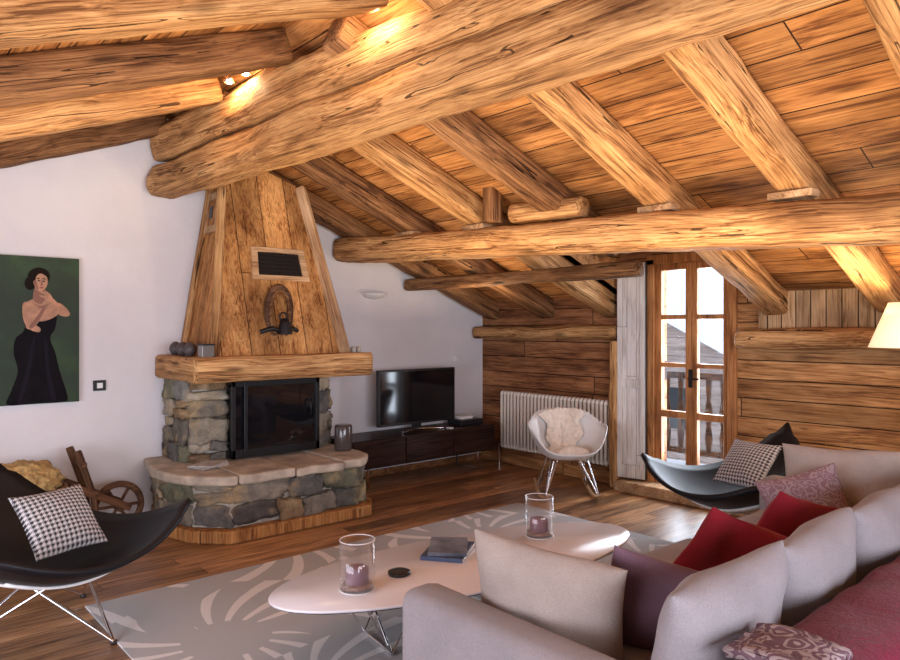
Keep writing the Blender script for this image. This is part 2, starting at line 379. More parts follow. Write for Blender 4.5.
# ---------------- exterior
SNOW=plain('snow',(.85,.89,.96),.8,nz=.06,nscale=2)
FAR=wood('chalet_planks',[(.22,.16,.14),(.36,.27,.23),(.46,.36,.31)],ax=(1,2,0),plank=(.25,5),knots=0)
box('snow_ground',(6,-30,-3.2),(60,40,-3),SNOW)
bal=empty('balcony')
box('deck',(5.87,1,-.12),(7.3,5.5,-.02),SNOW,bal)
box('handrail',(7.2,1,.93),(7.3,5.5,1.0),W_OLD,bal); box('lower_rail',(7.22,1,.08),(7.28,5.5,.14),W_OLD,bal)
y=1.05
k=0
while y<5.45:
    prof=[(.14,.02),(.3,.04),(.42,.02),(.55,.045),(.7,.02),(.93,.03)]
    pts=[(y-b,a) for a,b in prof]+[(y+b,a) for a,b in prof[::-1]]
    poly('baluster_%d'%k,pts,'X',7.235,7.26,W_OLD,bal); y+=.17; k+=1
ch=empty('neighbour_chalet')
poly('body',[(8,-3),(17,-3),(17,.5),(12.5,2.8),(8,.5)],'X',17,25,FAR,ch)
poly('snow_roof',[(7.2,.3),(12.5,3.0),(17.8,.3),(17.8,.85),(12.5,3.55),(7.2,.85)],'X',16,26,SNOW,ch)
for k in range(3): box('window_%d'%k,(16.95,9.5+k*2.2,-1.2),(17.02,10.4+k*2.2,-.1),BLK,ch)
TREE=plain('spruce',(.10,.14,.12),.9,nz=.4)
for k,(x,y,h) in enumerate([(33,11,9),(36,22,10),(38,15,10),(30,19,9)]):
    t=empty('spruce_tree')
    prof=[]
    for i in range(9):
        r=(1-i/9)*1.6; prof+= [(r,h*i/9*.95),(r*.55,h*(i+.9)/9*.95)]
    prof.append((.02,h))
    lathe('foliage',prof,TREE,t,(x,y,-2.0),14); lathe('trunk',[(.2,-1.0),(.2,.5)],W_OLD,t,(x,y,-2.0),8)
# ---------------- FIREPLACE
def stones(name,path,z0,z1,rows,seed,parent,depth=.16,lmin=.16,lmax=.36):
    rnd=random.Random(seed); bm=bmesh.new(); cl=bm.loops.layers.color.new('Col')
    pal=[(.50,.47,.42),(.38,.37,.34),(.62,.56,.47),(.50,.40,.28),(.45,.44,.42),(.68,.64,.57),(.34,.32,.30),(.57,.47,.35),(.42,.42,.34)]
    hs=[rnd.uniform(.8,1.25) for _ in range(rows)]; sm=sum(hs)
    z=z0
    for r in range(rows):
        h=(z1-z0)*hs[r]/sm
        for i in range(len(path)-1):
            a=Vector(path[i]);b=Vector(path[i+1]); L=(b-a).length; d=(b-a)/L; nrm=Vector((d.y,-d.x))
            s=0; segs=[]
            while s<L:
                l=rnd.uniform(lmin,lmax)
                if L-s-l<lmin*.7: l=L-s
                segs.append((s,l)); s+=l
            for s,l in segs:
                split=1 if rnd.random()<.7 or h<.12 else 2
                fr=rnd.uniform(.35,.65)
                parts=[(0,1)] if split==1 else [(0,fr),(fr,1)]
                for (q0,q1) in parts:
                    hh=h*(q1-q0); cz=z+h*(q0+q1)/2+rnd.uniform(-.012,.012)
                    c=a+d*(s+l/2)+nrm*rnd.uniform(-.015,.015)
                    tmp=bmesh.new(); bmesh.ops.create_cube(tmp,size=2); bmesh.ops.subdivide_edges(tmp,edges=tmp.edges[:],cuts=6,use_grid_fill=True)
                    off=Vector((rnd.random()*50,rnd.random()*50,0)); vm={}
                    col=rnd.choice(pal); f=rnd.uniform(.75,1.15); rot=rnd.uniform(-.14,.14)
                    for v in tmp.verts:
                        p=v.co.copy(); sp=p.normalized()*1.22; p=p*.65+sp*.35
                        p*=1+noise.noise(p*1.2+off)*.34+noise.noise(p*4+off)*.07
                        X_=p.x*l*.5*1.0; Z_=p.z*hh*.5*.98
                        q=Vector((X_*math.cos(rot)-Z_*math.sin(rot),p.y*depth*.5,X_*math.sin(rot)+Z_*math.cos(rot)))
                        w=c+d*q.x+nrm*q.y
                        vm[v]=bm.verts.new((w.x,w.y,cz+q.z))
                    for fc in tmp.faces:
                        nf=bm.faces.new([vm[v] for v in fc.verts]); nf.smooth=True
                        for lo in nf.loops: lo[cl]=(col[0]*f,col[1]*f,col[2]*f,1)
                    tmp.free()
        z+=h
    bmesh.ops.recalc_face_normals(bm,faces=bm.faces)
    me=bpy.data.meshes.new(name); bm.to_mesh(me); bm.free(); me.materials.append(STONE)
    o=bpy.data.objects.new(name,me); COL.objects.link(o); setp(o,parent); return o
fp=empty('stone_fireplace')
plinth=[(1.90,5.82),(1.74,5.25),(1.84,4.86),(2.04,4.64),(3.22,4.63),(3.34,4.80),(3.34,5.82)]
poly('plinth',plinth,'Z',0,.09,W_HOODS,fp,.012)
inn=[(1.93,5.82),(1.81,5.26),(1.90,4.93),(2.09,4.73),(3.15,4.72),(3.24,4.86),(3.24,5.82)]
poly('hearth_core',inn,'Z',.09,.41,MORTAR,fp)
ip=[(1.95,5.75),(1.84,5.26),(1.93,4.94),(2.11,4.75),(3.13,4.74),(3.22,4.87),(3.22,5.75)]
stones('hearth_stones',ip,.09,.41,2,5,fp,.13,.14,.42)
poly('flagstone_0',[(1.74,5.35),(1.76,5.1),(1.83,4.9),(1.93,4.78),(2.05,4.68),(2.12,4.67),(2.12,5.82),(1.84,5.82)],'Z',.395,.465,SLAB,fp,.018)
poly('flagstone_1',[(2.125,4.66),(2.22,4.62),(2.4,4.65),(2.55,4.64),(2.55,5.82),(2.125,5.82)],'Z',.40,.47,SLAB,fp,.018)
poly('flagstone_2',[(2.56,4.63),(2.7,4.67),(2.82,4.64),(2.96,4.62),(2.96,5.82),(2.56,5.82)],'Z',.395,.46,SLAB,fp,.018)
poly('flagstone_3',[(2.97,4.65),(3.12,4.63),(3.2,4.68),(3.30,4.80),(3.33,4.95),(3.32,5.82),(2.97,5.82)],'Z',.40,.468,SLAB,fp,.018)
box('pier_core',(2.04,5.38,.46),(3.24,5.82,1.12),MORTAR,fp)
stones('pier_stones_left',[(2.04,5.80),(2.04,5.38),(2.32,5.36)],.46,1.12,4,8,fp,.12,.12,.28)
stones('pier_stones_right',[(3.05,5.36),(3.24,5.38),(3.24,5.80)],.46,1.12,4,11,fp,.12,.12,.24)
fx0,fx1,fy0,fy1,fz0,fz1=2.30,3.08,5.20,5.75,.48,1.10
box('firebox_body',(fx0+.02,fy0+.02,fz0),(fx1-.02,fy1,fz1),GLASSB,fp)
t=.035
for (a,b) in [((fx0,fy0,fz0),(fx1,fy0+t,fz0+.07)),((fx0,fy0,fz1-.06),(fx1,fy0+t,fz1)),((fx0,fy0,fz0),(fx0+t,fy0+t,fz1)),((fx1-t,fy0,fz0),(fx1,fy0+t,fz1)),
              ((fx0,fy0,fz0),(fx0+t,fy1,fz0+.06)),((fx0,fy0,fz1-.05),(fx0+t,fy1,fz1)),((fx0,fy1-.1,fz0),(fx0+t,fy1-.06,fz1)),((fx0+.1,fy0-.01,fz0+.02),(fx0+.13,fy0,fz1-.02))]:
    box('firebox_frame',a,b,IRON,fp,.004)
tube('firebox_handle',[(fx1-.1,fy0,.78),(fx1-.1,fy0-.03,.78),(fx1-.1,fy0-.03,.9),(fx1-.1,fy0,.9)],.008,IRON,fp)
beam('mantel_beam',(1.93,5.08,1.195),(3.46,5.08,1.195),.26,.19,W_BEAM,pw=14,seed=60,parent=fp,amp=.006,wander=0)
beam('mantel_side',(2.03,5.0,1.193),(2.03,5.82,1.193),.2,.18,W_BEAM,pw=14,seed=61,parent=fp,amp=.005,wander=0)
box('mantel_top',(2.02,5.08,1.12),(3.30,5.82,1.283),W_HOODS,fp)
def hoodpt(sx,sy,z):
    k=(z-1.28)/(2.66-1.28)
    x={0:2.14+(2.37-2.14)*k,1:3.24+(3.05-3.24)*k}[sx]
    y={0:5.05+(5.45-5.05)*k,1:5.82}[sy]
    return (x,y,z)
T0=hoodpt(0,0,2.95);T1=hoodpt(1,0,2.72);T2=hoodpt(1,1,2.72);T3=hoodpt(0,1,2.95)
B0,B1,B2,B3=hoodpt(0,0,1.28),hoodpt(1,0,1.28),hoodpt(1,1,1.28),hoodpt(0,1,1.28)
mo('hood_front',[B0,B1,T1,T0],[(0,1,2,3)],W_HOOD,fp)
mo('hood_left',[B3,B0,T0,T3],[(0,1,2,3)],W_HOODS,fp)
mo('hood_right',[B1,B2,T2,T1],[(0,1,2,3)],W_HOODS,fp)
def strip(name,p,q,w,t,mat,sd):
    return beam(name,p,q,w,t,mat,pw=12,seed=sd,amp=.003,parent=fp,wander=0)
def off(p,dx,dy): return (p[0]+dx,p[1]+dy,p[2])
strip('hood_trim_right',off(B1,-.02,-.01),off(T1,-.02,-.01),.05,.12,W_TRIM,3)
strip('hood_trim_left',off(B0,.0,.05),off(T0,.0,.05),.10,.06,W_BEAM,4)
strip('hood_trim_left_back',off(B3,-.01,-.05),off(T3,-.01,-.05),.08,.04,W_BEAM,5)
def hf(u,z,o=0):
    a=hoodpt(0,0,z);b=hoodpt(1,0,z)
    return (a[0]+(b[0]-a[0])*u,a[1]-o,z)
def hquad(name,u0,u1,z0,z1,o,mat,th=.02):
    vs=[hf(u0,z0,o),hf(u1,z0,o),hf(u1,z1,o),hf(u0,z1,o)]; vs+=[(x,y-th,z) for x,y,z in vs]
    return mo(name,vs,[(0,3,2,1),(4,5,6,7),(0,1,5,4),(1,2,6,5),(2,3,7,6),(3,0,4,7)],mat,fp)
hquad('vent_frame_top',.26,.82,2.12,2.16,0,W_TRIM); hquad('vent_frame_bottom',.26,.82,1.89,1.93,0,W_TRIM)
hquad('vent_frame_l',.26,.32,1.93,2.12,0,W_TRIM); hquad('vent_frame_r',.76,.82,1.93,2.12,0,W_TRIM)
hquad('vent_dark',.32,.76,1.93,2.12,0,BLK,.004)
for k in range(5): hquad('vent_slat_%d'%k,.33,.75,1.95+k*.033,1.962+k*.033,.006,IRON,.006)
def hs(v,z,o): 
    a=hoodpt(0,1,z);b=hoodpt(0,0,z); return (a[0]-o,a[1]+(b[1]-a[1])*v,z)
def squad(name,v0,v1,z0,z1,o,mat,th=.02):
    vs=[hs(v0,z0,o),hs(v1,z0,o),hs(v1,z1,o),hs(v0,z1,o)]; vs+=[(x-th,y,z) for x,y,z in vs]
    return mo(name,vs,[(0,3,2,1),(4,5,6,7),(0,1,5,4),(1,2,6,5),(2,3,7,6),(3,0,4,7)],mat,fp)
squad('side_panel_frame',.2,.72,2.28,2.62,.0,W_TRIM,.02); squad('side_panel_inner',.3,.62,2.34,2.56,.02,W_HOODS,.004); squad('side_panel_slot',.38,.54,2.40,2.50,.024,BLK,.003)
hc=empty('horse_collar_with_bell')
cx,cy,cz=2.66,5.10,1.60
arch=[(cx+.10*math.sin(a)*(1+.1*math.cos(a)),cy+.02,cz+.02+.21*math.cos(a)) for a in [(-2.6+5.2*i/28) for i in range(29)]]
tube('collar',arch,.026,W_OLD,hc); tube('collar_rim',[(x*.82+cx*.18,y-.02,z*.86+(cz)*.14) for x,y,z in arch],.014,W_BEAMD,hc)
tube('strap',[(cx-.17,cy,cz-.13),(cx-.09,cy-.04,cz-.10),(cx,cy-.05,cz-.13),(cx+.09,cy-.04,cz-.10),(cx+.15,cy,cz-.12)],.018,IRON,hc)
lathe('bell',[(.01,.08),(.03,.075),(.042,.04),(.05,0),(.058,-.04),(.06,-.05)],IRON,hc,(cx+.01,cy-.06,cz-.10),20)
tube('buckle',[(cx+.03*math.cos(a),cy-.05,cz-.01+.035*math.sin(a)) for a in [2*pi*i/12 for i in range(12)]],.007,IRON,hc,True)
PEB=plain('dark_pebble',(.06,.05,.05),.5)
for i,(x,y,r) in enumerate([(2.00,5.56,.05),(2.00,5.41,.052),(2.0,5.26,.05)]):
    lathe('decorative_stone',[(.002,-.052),(.6*r,-.045),(r,0),(.75*r,.035),(.4*r,.052),(.002,.058)],PEB,None,(x,y,1.338),18)
gb=empty('glass_cube_box'); box('cube',(1.99,5.0,1.288),(2.08,5.09,1.375),plain('smoked_glass',(.15,.14,.13),.1),gb,.004); box('lid',(1.985,4.995,1.375),(2.085,5.095,1.385),IRON,gb)
for i in range(3):
    lathe('small_candle',[(.02,0),(.022,.05),(.004,.055)],MORTAR,None,(3.24+i*.07,5.02+.02*i,1.29),12)
ns=empty('newspaper_stack')
NP=plain('newsprint',(.40,.36,.33),.9,nz=.35,nscale=25)
for i in range(3):
    b=box('sheet_%d'%i,(-.12,-.09,0),(.12,.09,.010),NP,ns,.003); b.location=(2.08,5.12-i*.012,.468+i*.0105); b.rotation_euler=(0,0,.3+i*.2)
sp=empty('cylindrical_candle_holder'); lathe('body',[(.07,0),(.075,.02),(.075,.2),(.068,.215),(.03,.216)],plain('dark_glass',(.07,.055,.05),.15),sp,(3.22,5.05,.469),24)
# ---------------- painting (flat canvas on the north wall)
pt=empty('portrait_painting')
def greenc():
    m=M('painted_green'); o=m.obj()
    return m.set(m.ramp(m.noise(o,2.2,4,.6,.5),[(.3,(.004,.010,.003)),(.55,(.009,.030,.007)),(.72,(.020,.065,.012))]),.6)
GREEN=greenc()
SKIN=plain('painted_skin',(.42,.20,.105),.5,nz=.3,nscale=18); SKIND=plain('painted_skin_shade',(.22,.08,.04),.5); DRESS=plain('painted_dress',(.004,.003,.005),.6,nz=.4,nscale=12,spec=.1)
HAIR=plain('painted_hair',(.010,.005,.003),.6,spec=.1); LIP=plain('painted_lips',(.3,.02,.02),.5); DEEP=plain('painted_folds',(.010,.007,.014),.6,spec=.1)
box('canvas',(.70,5.795,.95),(1.367,5.829,2.02),GREEN,pt)
def PX(x,y): return (.866+x/78*.5, 1.5-(y-328)*.00735)
lay=[0]
def flat(name,pts,mat):
    lay[0]+=1; y=5.7945-lay[0]*.0005
    v=[(PX(a,b)[0],y,PX(a,b)[1]) for a,b in pts]
    out=[];n=len(v)
    for i in range(n):
        p0,p1,p2,p3=[Vector(v[(i+k-1)%n]) for k in range(4)]
        for s in range(6):
            t=s/6; out.append(.5*((2*p1)+(p2-p0)*t+(2*p0-5*p1+4*p2-p3)*t*t+(3*p1-p0-3*p2+p3)*t**3))
    mo(name,out,[tuple(range(len(out)))],mat,pt)
def ell(cx,cy,rx,ry,rot=0,n=12): return [(cx+rx*math.cos(a)*math.cos(rot)-ry*math.sin(a)*math.sin(rot),cy+rx*math.cos(a)*math.sin(rot)+ry*math.sin(a)*math.cos(rot)) for a in [2*pi*i/n for i in range(n)]]
flat('dress',[(25,313),(31,320),(40,321),(50,317),(55,314),(53,328),(48,338),(53,352),(58,372),(66,398),(60,402),(30,402),(6,402),(10,388),(16,370),(12,352),(14,338),(22,330)],DRESS)
flat('dress_fold_1',[(30,340),(33,338),(28,372),(20,398),(16,398),(24,368)],DEEP)
flat('dress_fold_2',[(42,342),(45,342),(48,372),(54,398),(49,398),(44,372)],DEEP)
flat('chest',[(24,303),(34,298),(45,298),(56,303),(58,311),(52,317),(41,321),(31,320),(24,313),(21,307)],SKIN)
flat('neck',[(33,288),(42,288),(44,300),(38,304),(31,300)],SKIND)
flat('upper_arm_left',[(21,304),(27,303),(29,312),(30,322),(38,328),(36,332),(26,328),(21,318)],SKIN)
flat('forearm_left',[(26,329),(24,324),(34,312),(43,300),(47,302),(42,313),(33,326)],SKIN)
flat('upper_arm_right',[(54,303),(60,304),(68,312),(66,316),(58,315),(52,309)],SKIN)
flat('forearm_right',[(68,314),(64,312),(56,303),(46,295),(44,299),(54,308),(63,316)],SKIN)
flat('arm_shade',[(27,326),(34,317),(42,306),(44,306),(38,318),(30,328)],SKIND)
flat('collarbone_shade',[(30,303),(38,306),(48,303),(39,308)],SKIND)
flat('hand_right',[(48,294),(43,291),(40,294),(41,299),(46,301),(50,299)],SKIN)
for i in range(4): flat('finger_%d'%i,[(42,292.5+i*1.9),(37.5,291+i*2.1),(37,292.2+i*2.1),(42,294+i*1.9)],SKIND if i%2 else SKIN)
flat('hair',ell(36.5,277,11,8.8,-.15),HAIR); flat('hair_bun',ell(28,284,5.5,6.5),HAIR)
flat('face',ell(38.5,282.5,6.6,9.2,.18),SKIN)
flat('cheek_shade',[(32.5,279),(34.5,284),(36,290),(33.5,288),(31.8,283)],SKIND)
flat('hair_front',[(30,275),(36,270),(44,272),(47,279),(43,276),(38,274),(34,277),(32,284)],HAIR)
flat('brow_l',[(34.5,279),(37,278),(37,278.7),(34.7,279.8)],HAIR); flat('brow_r',[(40,278.2),(43,279.4),(42.8,280),(40,279)],HAIR)
flat('eye_l',ell(36.2,281,1.2,.6),HAIR); flat('eye_r',ell(41.2,281.5,1.2,.6),HAIR)
flat('nose',[(38.8,281),(39.5,281),(40,285.4),(38,285.6)],SKIND); flat('mouth',ell(38.8,288,1.8,.7),LIP); flat('ear',ell(31.8,283,1.1,2),SKIND)
# ---------------- wall fittings
sc=empty('wall_sconce')
prof=[(.02,-.05),(.10,-.035),(.15,0),(.155,.012),(.12,.012)]
rings=[[(4.07+r*math.cos(pi+pi*j/20),5.83+.8*r*math.sin(pi+pi*j/20),1.84+z) for j in range(21)] for r,z in prof]
loft('half_bowl',rings,SHELLW,sc,closed=False)
sw=empty('light_switch'); box('plate',(1.47,5.815,1.02),(1.56,5.83,1.10),IRON,sw,.003); box('button',(1.495,5.808,1.04),(1.535,5.816,1.08),SHELLW,sw)
th=empty('thermostat'); box('case',(5.15,5.80,1.13),(5.21,5.83,1.20),SHELLW,th,.006)
# ---------------- TV + stand
ts=empty('tv_stand')
box('carcass',(3.48,5.33,.20),(5.30,5.78,.47),W_STAND,ts,.006)
for k in range(3): box('drawer_%d'%k,(3.50+k*.603,5.315,.215),(4.088+k*.6,5.332,.455),W_STAND,ts,.004)
for x in (3.7,5.1): 
    tube('leg_%d'%int(x*10),[(x,5.38,.2),(x,5.38,.012),(x,5.72,.012),(x,5.72,.2)],.012,CHROME,ts)
tv=empty('television')
box('bezel',(3.92,5.52,.54),(4.90,5.57,1.09),BLK,tv,.006); box('screen',(3.94,5.515,.565),(4.88,5.521,1.07),TVS,tv)
box('neck',(4.36,5.54,.49),(4.46,5.57,.56),BLK,tv); tube('foot',[(4.15,5.44,.481),(4.41,5.60,.481),(4.67,5.44,.481)],.01,CHROME,tv)
av=empty('set_top_box'); box('case',(4.93,5.45,.471),(5.24,5.68,.53),BLK,av,.005); box('router',(4.98,5.5,.531),(5.14,5.62,.562),SHELLW,av,.005)
box('remote_control',(4.7,5.36,.471),(4.74,5.43,.487),SHELLW,None,.004)
# ---------------- radiator
rd=empty('radiator')
bm=bmesh.new()
N=29
for i in range(N):
    y=4.04+i*(1.38/(N-1))
    for x in (5.50,5.55):
        m=Matrix.Translation((x,y,.50))
        bmesh.ops.create_cone(bm,cap_ends=True,segments=10,radius1=.0165,radius2=.0165,depth=.56,matrix=m)
    for z in (.215,.785):
        bmesh.ops.create_uvsphere(bm,u_segments=10,v_segments=6,radius=.5,matrix=Matrix.Translation((5.525,y,z))@Matrix.Diagonal((.085,.044,.06,1)))
me=bpy.data.meshes.new('columns'); bm.to_mesh(me); bm.free(); me.materials.append(RADM)
for p in me.polygons: p.use_smooth=True
o=bpy.data.objects.new('columns',me); COL.objects.link(o); o.parent=rd
tube('valve_pipe',[(5.525,4.02,.22),(5.525,3.98,.22),(5.525,3.98,.0)],.012,CHROME,rd)
tube('valve_head',[(5.525,4.0,.78),(5.525,3.96,.78)],.022,SHELLW,rd)
tube('feed_pipe',[(5.525,5.42,.22),(5.525,5.48,.22),(5.525,5.48,.0)],.012,CHROME,rd)
# ---------------- lounge chairs
def lounge(loc,rz,pl,ps):
    e=empty('lounge_chair',(loc[0],loc[1],0.0),rz)
    C=[Vector((-.58,0,.84)),Vector((.38,.54,.61)),Vector((.38,-.54,.61))]
    E01=Vector((-.32,.46,.24));E02=Vector((-.32,-.46,.24));E12=Vector((.66,0,.24))
    def P(b0,b1,b2):
        p=C[0]*b0*b0+C[1]*b1*b1+C[2]*b2*b2+2*(E01*b0*b1+E02*b0*b2+E12*b1*b2)
        p.z-=27*b0*b1*b2*.085
        return p
    def tri(name,n,shrink,dz,mat,th):
        idx={};vs=[];fs=[]
        for i in range(n+1):
            for j in range(n+1-i):
                b1=i/n;b2=j/n;b0=1-b1-b2
                c=1/3; k=shrink*(.965 if max(b0,b1,b2)>.9 else 1)
                B=[c+(b-c)*k for b in (b0,b1,b2)]
                idx[(i,j)]=len(vs); p=P(*B); p.z+=dz; vs.append(p)
        for i in range(n):
            for j in range(n-i):
                fs.append((idx[(i,j)],idx[(i+1,j)],idx[(i,j+1)]))
                if j<n-i-1: fs.append((idx[(i+1,j)],idx[(i+1,j+1)],idx[(i,j+1)]))
        o=mo(name,vs,fs,mat,e,True,fix=False)
        if o.data.polygons[len(fs)//2].normal.z<0: o.data.flip_normals()
        s=o.modifiers.new('s','SOLIDIFY'); s.thickness=th; s.offset=-1
        return o
    tri('shell',26,1,0,BLACK,.026)
    tri('outer_shell',20,.58,-.030,SHELLW,.012)
    ft=[(.42*math.cos(a),.42*math.sin(a),.012) for a in (0.15,0.15+2*pi/3,0.15+4*pi/3)]
    for k,f in enumerate(ft):
        a=math.atan2(f[1],f[0])
        for s_ in (-1,1):
            q=(.15*math.cos(a+s_*1.25)+.02,.15*math.sin(a+s_*1.25),.262)
            tube('leg_%d_%d'%(k,s_),[f,q],.0075,CHROME,e)
        lathe('foot_%d'%k,[(.016,-.010),(.016,.004)],BLK,e,f,12)
    tube('under_frame',[(.15*math.cos(a)+.02,.15*math.sin(a),.262) for a in [2*pi*i/18 for i in range(18)]],.008,CHROME,e,True)
    pillow('pillow',ps,ps,.13,F_HOUND,pl,math.radians(-90),.75,0,e,seed=3)
    return e
lounge((.80,3.93),math.radians(-72),(-.03,.06,.525),.37)
lounge((4.70,2.34),math.radians(170),(-.10,.0,.55),.38)
# ---------------- rocking armchair with sheepskin
rc=empty('rocking_armchair',(4.86,3.98,0),math.radians(-128))
SH=.40
def H(a):
    c=math.cos(a)
    k=(1-c)/2
    return .02+.22*(1/(1+math.exp(-(k-.22)*16)))+.13*(1/(1+math.exp(-(k-.82)*16)))
def shellpt(a,t,offs=0):
    R=.31; r=R*(t**.75)*(1+.12*(t>0)*t*H(a)*2)-offs
    z=SH-.05+H(a)*max(0,(t-.35)/.65)**1.8+.05*t*t-offs*.2
    x=r*math.cos(a)*(1.0 if math.cos(a)>0 else .92); y=r*math.sin(a)*1.08
    return (x,y,z)
n=40
rings=[[shellpt(2*pi*j/n,t) for j in range(n)] for t in [.03+.97*i/14 for i in range(15)]]
o=loft('seat_shell',rings,SHELLW,rc,cap=False); o.modifiers.new('s','SOLIDIFY').thickness=.008
lathe('seat_centre',[(.001,SH-.049),(.03,SH-.049)],SHELLW,rc,n=20)
vs=[];nn=30;mm=34
for i in range(nn+1):
    row=[]
    for j in range(mm+1):
        t=.05+.97*i/nn; a=pi+(-1+2*j/mm)*(.66+.10*math.sin(i*.9))
        x,y,z=shellpt(a,min(t,1.0),.04)
        g=noise.noise(Vector((x*30,y*30,z*30)))*.02+noise.noise(Vector((x*9,y*9,z*9)))*.025
        ed=min(1,min(j,mm-j)/4)*min(1,(nn-i)/3+.3)
        row.append((x-(x*.10+g)*ed,y*(1-.05*ed)+g,z+(.01+g)*ed))
    vs.append(row)
o=loft('sheepskin',vs,FUR,rc,cap=False,closed=False); s=o.modifiers.new('s','SOLIDIFY'); s.thickness=.03; s.offset=0
pillow('sheepskin_seat',.36,.36,.08,FUR,(.03,0,SH+.01),math.radians(90),math.radians(90),0,rc,wr=.04,seed=8)
for s_ in (-1,1):
    pts=[(-.33+.66*i/14,s_*.235,.016+.08*((-1+2*i/14)**2)) for i in range(15)]
    tube('rocker_%d'%s_,pts,.015,W_TRIM,rc)
    for sx in (-1,1):
        tube('rod_a%d%d'%(s_,sx),[(sx*.2,s_*.235,.045),(sx*.04,s_*.10,SH-.06)],.007,CHROME,rc)
        tube('rod_b%d%d'%(s_,sx),[(sx*.2,s_*.235,.045),(sx*.14,s_*.15,SH-.05)],.007,CHROME,rc)
        tube('rod_c%d%d'%(s_,sx),[(sx*.2,s_*.235,.045),(-sx*.12,s_*.12,SH-.05)],.006,CHROME,rc)
# ---------------- rug
rug=box('rug',(1.0,1.30,.0),(4.38,4.12,.010),RUG,None,.003)
# ---------------- coffee table
ct=empty('coffee_table',(2.46,2.63,0),math.radians(-8))
def ellring(a,b,z,n=72): return [(a*math.cos(2*pi*j/n),b*math.sin(2*pi*j/n),z) for j in range(n)]
loft('top',[ellring(1.03,.375,.295),ellring(1.065,.395,.305),ellring(1.07,.40,.312),ellring(1.065,.395,.318)],WHITE,ct)
loft('top_edge',[ellring(1.0,.35,.288),ellring(1.055,.388,.298)],BLK,ct)
for k,x in enumerate((-.55,.55)):
    box('plate_%d'%k,(x-.18,-.2,.28),(x+.18,.2,.29),BLK,ct)
    for sy in (-1,1):
        tube('wire_a%d%d'%(k,sy),[(x-.15,sy*.17,.28),(x,sy*.14,.018),(x+.15,sy*.17,.28)],.006,CHROME,ct)
        tube('wire_b%d%d'%(k,sy),[(x,sy*.14,.018),(x,-sy*.16,.28)],.006,CHROME,ct)
    tube('runner_%d'%k,[(x,-.14,.018),(x,.14,.018)],.007,CHROME,ct)
CAND=plain('candle_wax',(.24,.13,.16),.6)
APEB=plain('amber_pebbles',(.32,.19,.15),.4,nz=.5,nscale=60,bump=1)
def hurricane(x,y,z):
    e=empty('glass_candle_holder',(x,y,z))
    lathe('glass',[(.078,0),(.08,.004),(.08,.225),(.077,.225),(.077,.012),(.001,.012)],GLASS,e,cap=True,n=32)
    tube('rim',[(.079*math.cos(a),.079*math.sin(a),.225) for a in [2*pi*i/32 for i in range(32)]],.002,SHELLW,e,True)
    tube('base_rim',[(.079*math.cos(a),.079*math.sin(a),.004) for a in [2*pi*i/32 for i in range(32)]],.003,SHELLW,e,True)
    lathe('candle',[(.05,.02),(.052,.022),(.052,.095),(.045,.102),(.006,.098)],CAND,e,n=24)
    lathe('pebbles',[(.07,.0125),(.072,.02),(.066,.03),(.05,.032)],APEB ,e,n=24)
hurricane(1.77,2.66,.319); hurricane(3.0,2.66,.319)
lathe('coaster',[(.05,0),(.055,.004),(.055,.014),(.04,.02),(.001,.016)],BLK,None,(2.03,2.69,.319),28)
bk=empty('book_stack',(2.42,2.78,.318),math.radians(35))
box('book_lower',(-.15,-.11,0),(.15,.11,.022),plain('book_blue',(.05,.08,.16),.5),bk,.002)
b=box('book_upper',(-.13,-.10,.0225),(.14,.10,.042),plain('book_slate',(.14,.16,.20),.3,nz=.6,nscale=9),bk,.002); b.rotation_euler=(0,0,.2)
box('pages',(-.145,-.113,.005),(.147,-.1105,.017),SHELLW,bk)
# ---------------- sofa
sf=empty('sofa')
box('base',(1.50,.66,.10),(4.32,1.90,.30),F_SOFA,sf,.03,True)
box('back',(1.45,.60,.10),(4.37,.82,.66),F_SOFA,sf,.05,True)
box('arm_left',(1.46,.62,.10),(1.63,1.95,.60),F_SOFA,sf,.05,True)
box('arm_right',(4.19,.62,.10),(4.38,1.97,.60),F_SOFA,sf,.05,True)
for k in range(3):
    x0=1.64+k*.85
    pillow('seat_cushion_%d'%k,1.10,.86,.17,F_SOFA,(x0+.425,1.38,.375),math.radians(90),math.radians(90),0,sf,p=8,q=.5,pinch=.0,seed=k,wr=.008)
for k,x in enumerate([1.90,2.50,3.10,3.70]):
    pillow('back_cushion_%d'%k,.60,.45,.21,F_SOFA,(x,1.0,.615),random.uniform(-.08,.08),.20,random.uniform(-.06,.06),sf,p=2.8,q=.5,pinch=.04,seed=k+5,wr=.022)
for k,(x,y) in enumerate([(1.52,.7),(4.3,.7),(1.52,1.85),(4.3,1.85)]): lathe('leg_%d'%k,[(.02,0),(.025,.11)],CHROME,sf,(x,y,0.010 if y>1.3 else 0),12)
pillow('cushion',.54,.44,.19,F_BEIGE,(1.755,1.52,.58),math.radians(-74),.22,.08,None,seed=21,p=2.8,wr=.02)
pillow('cushion',.42,.40,.15,F_PURP,(2.02,1.26,.575),math.radians(-50),.35,.25,None,seed=22,wr=.02)
pillow('cushion',.40,.38,.15,F_RED,(2.72,1.38,.57),math.radians(-35),.45,.4,None,seed=23,wr=.045)
pillow('cushion',.42,.40,.16,F_RED,(3.22,1.36,.57),math.radians(-20),.45,.3,None,seed=24,wr=.045)
pillow('cushion',.60,.48,.20,F_BEIGE,(3.98,1.40,.635),math.radians(112),.25,0,None,seed=25,wr=.02)
pillow('cushion',.40,.40,.15,F_PATT,(3.70,1.47,.575),math.radians(125),.35,.3,None,seed=26)
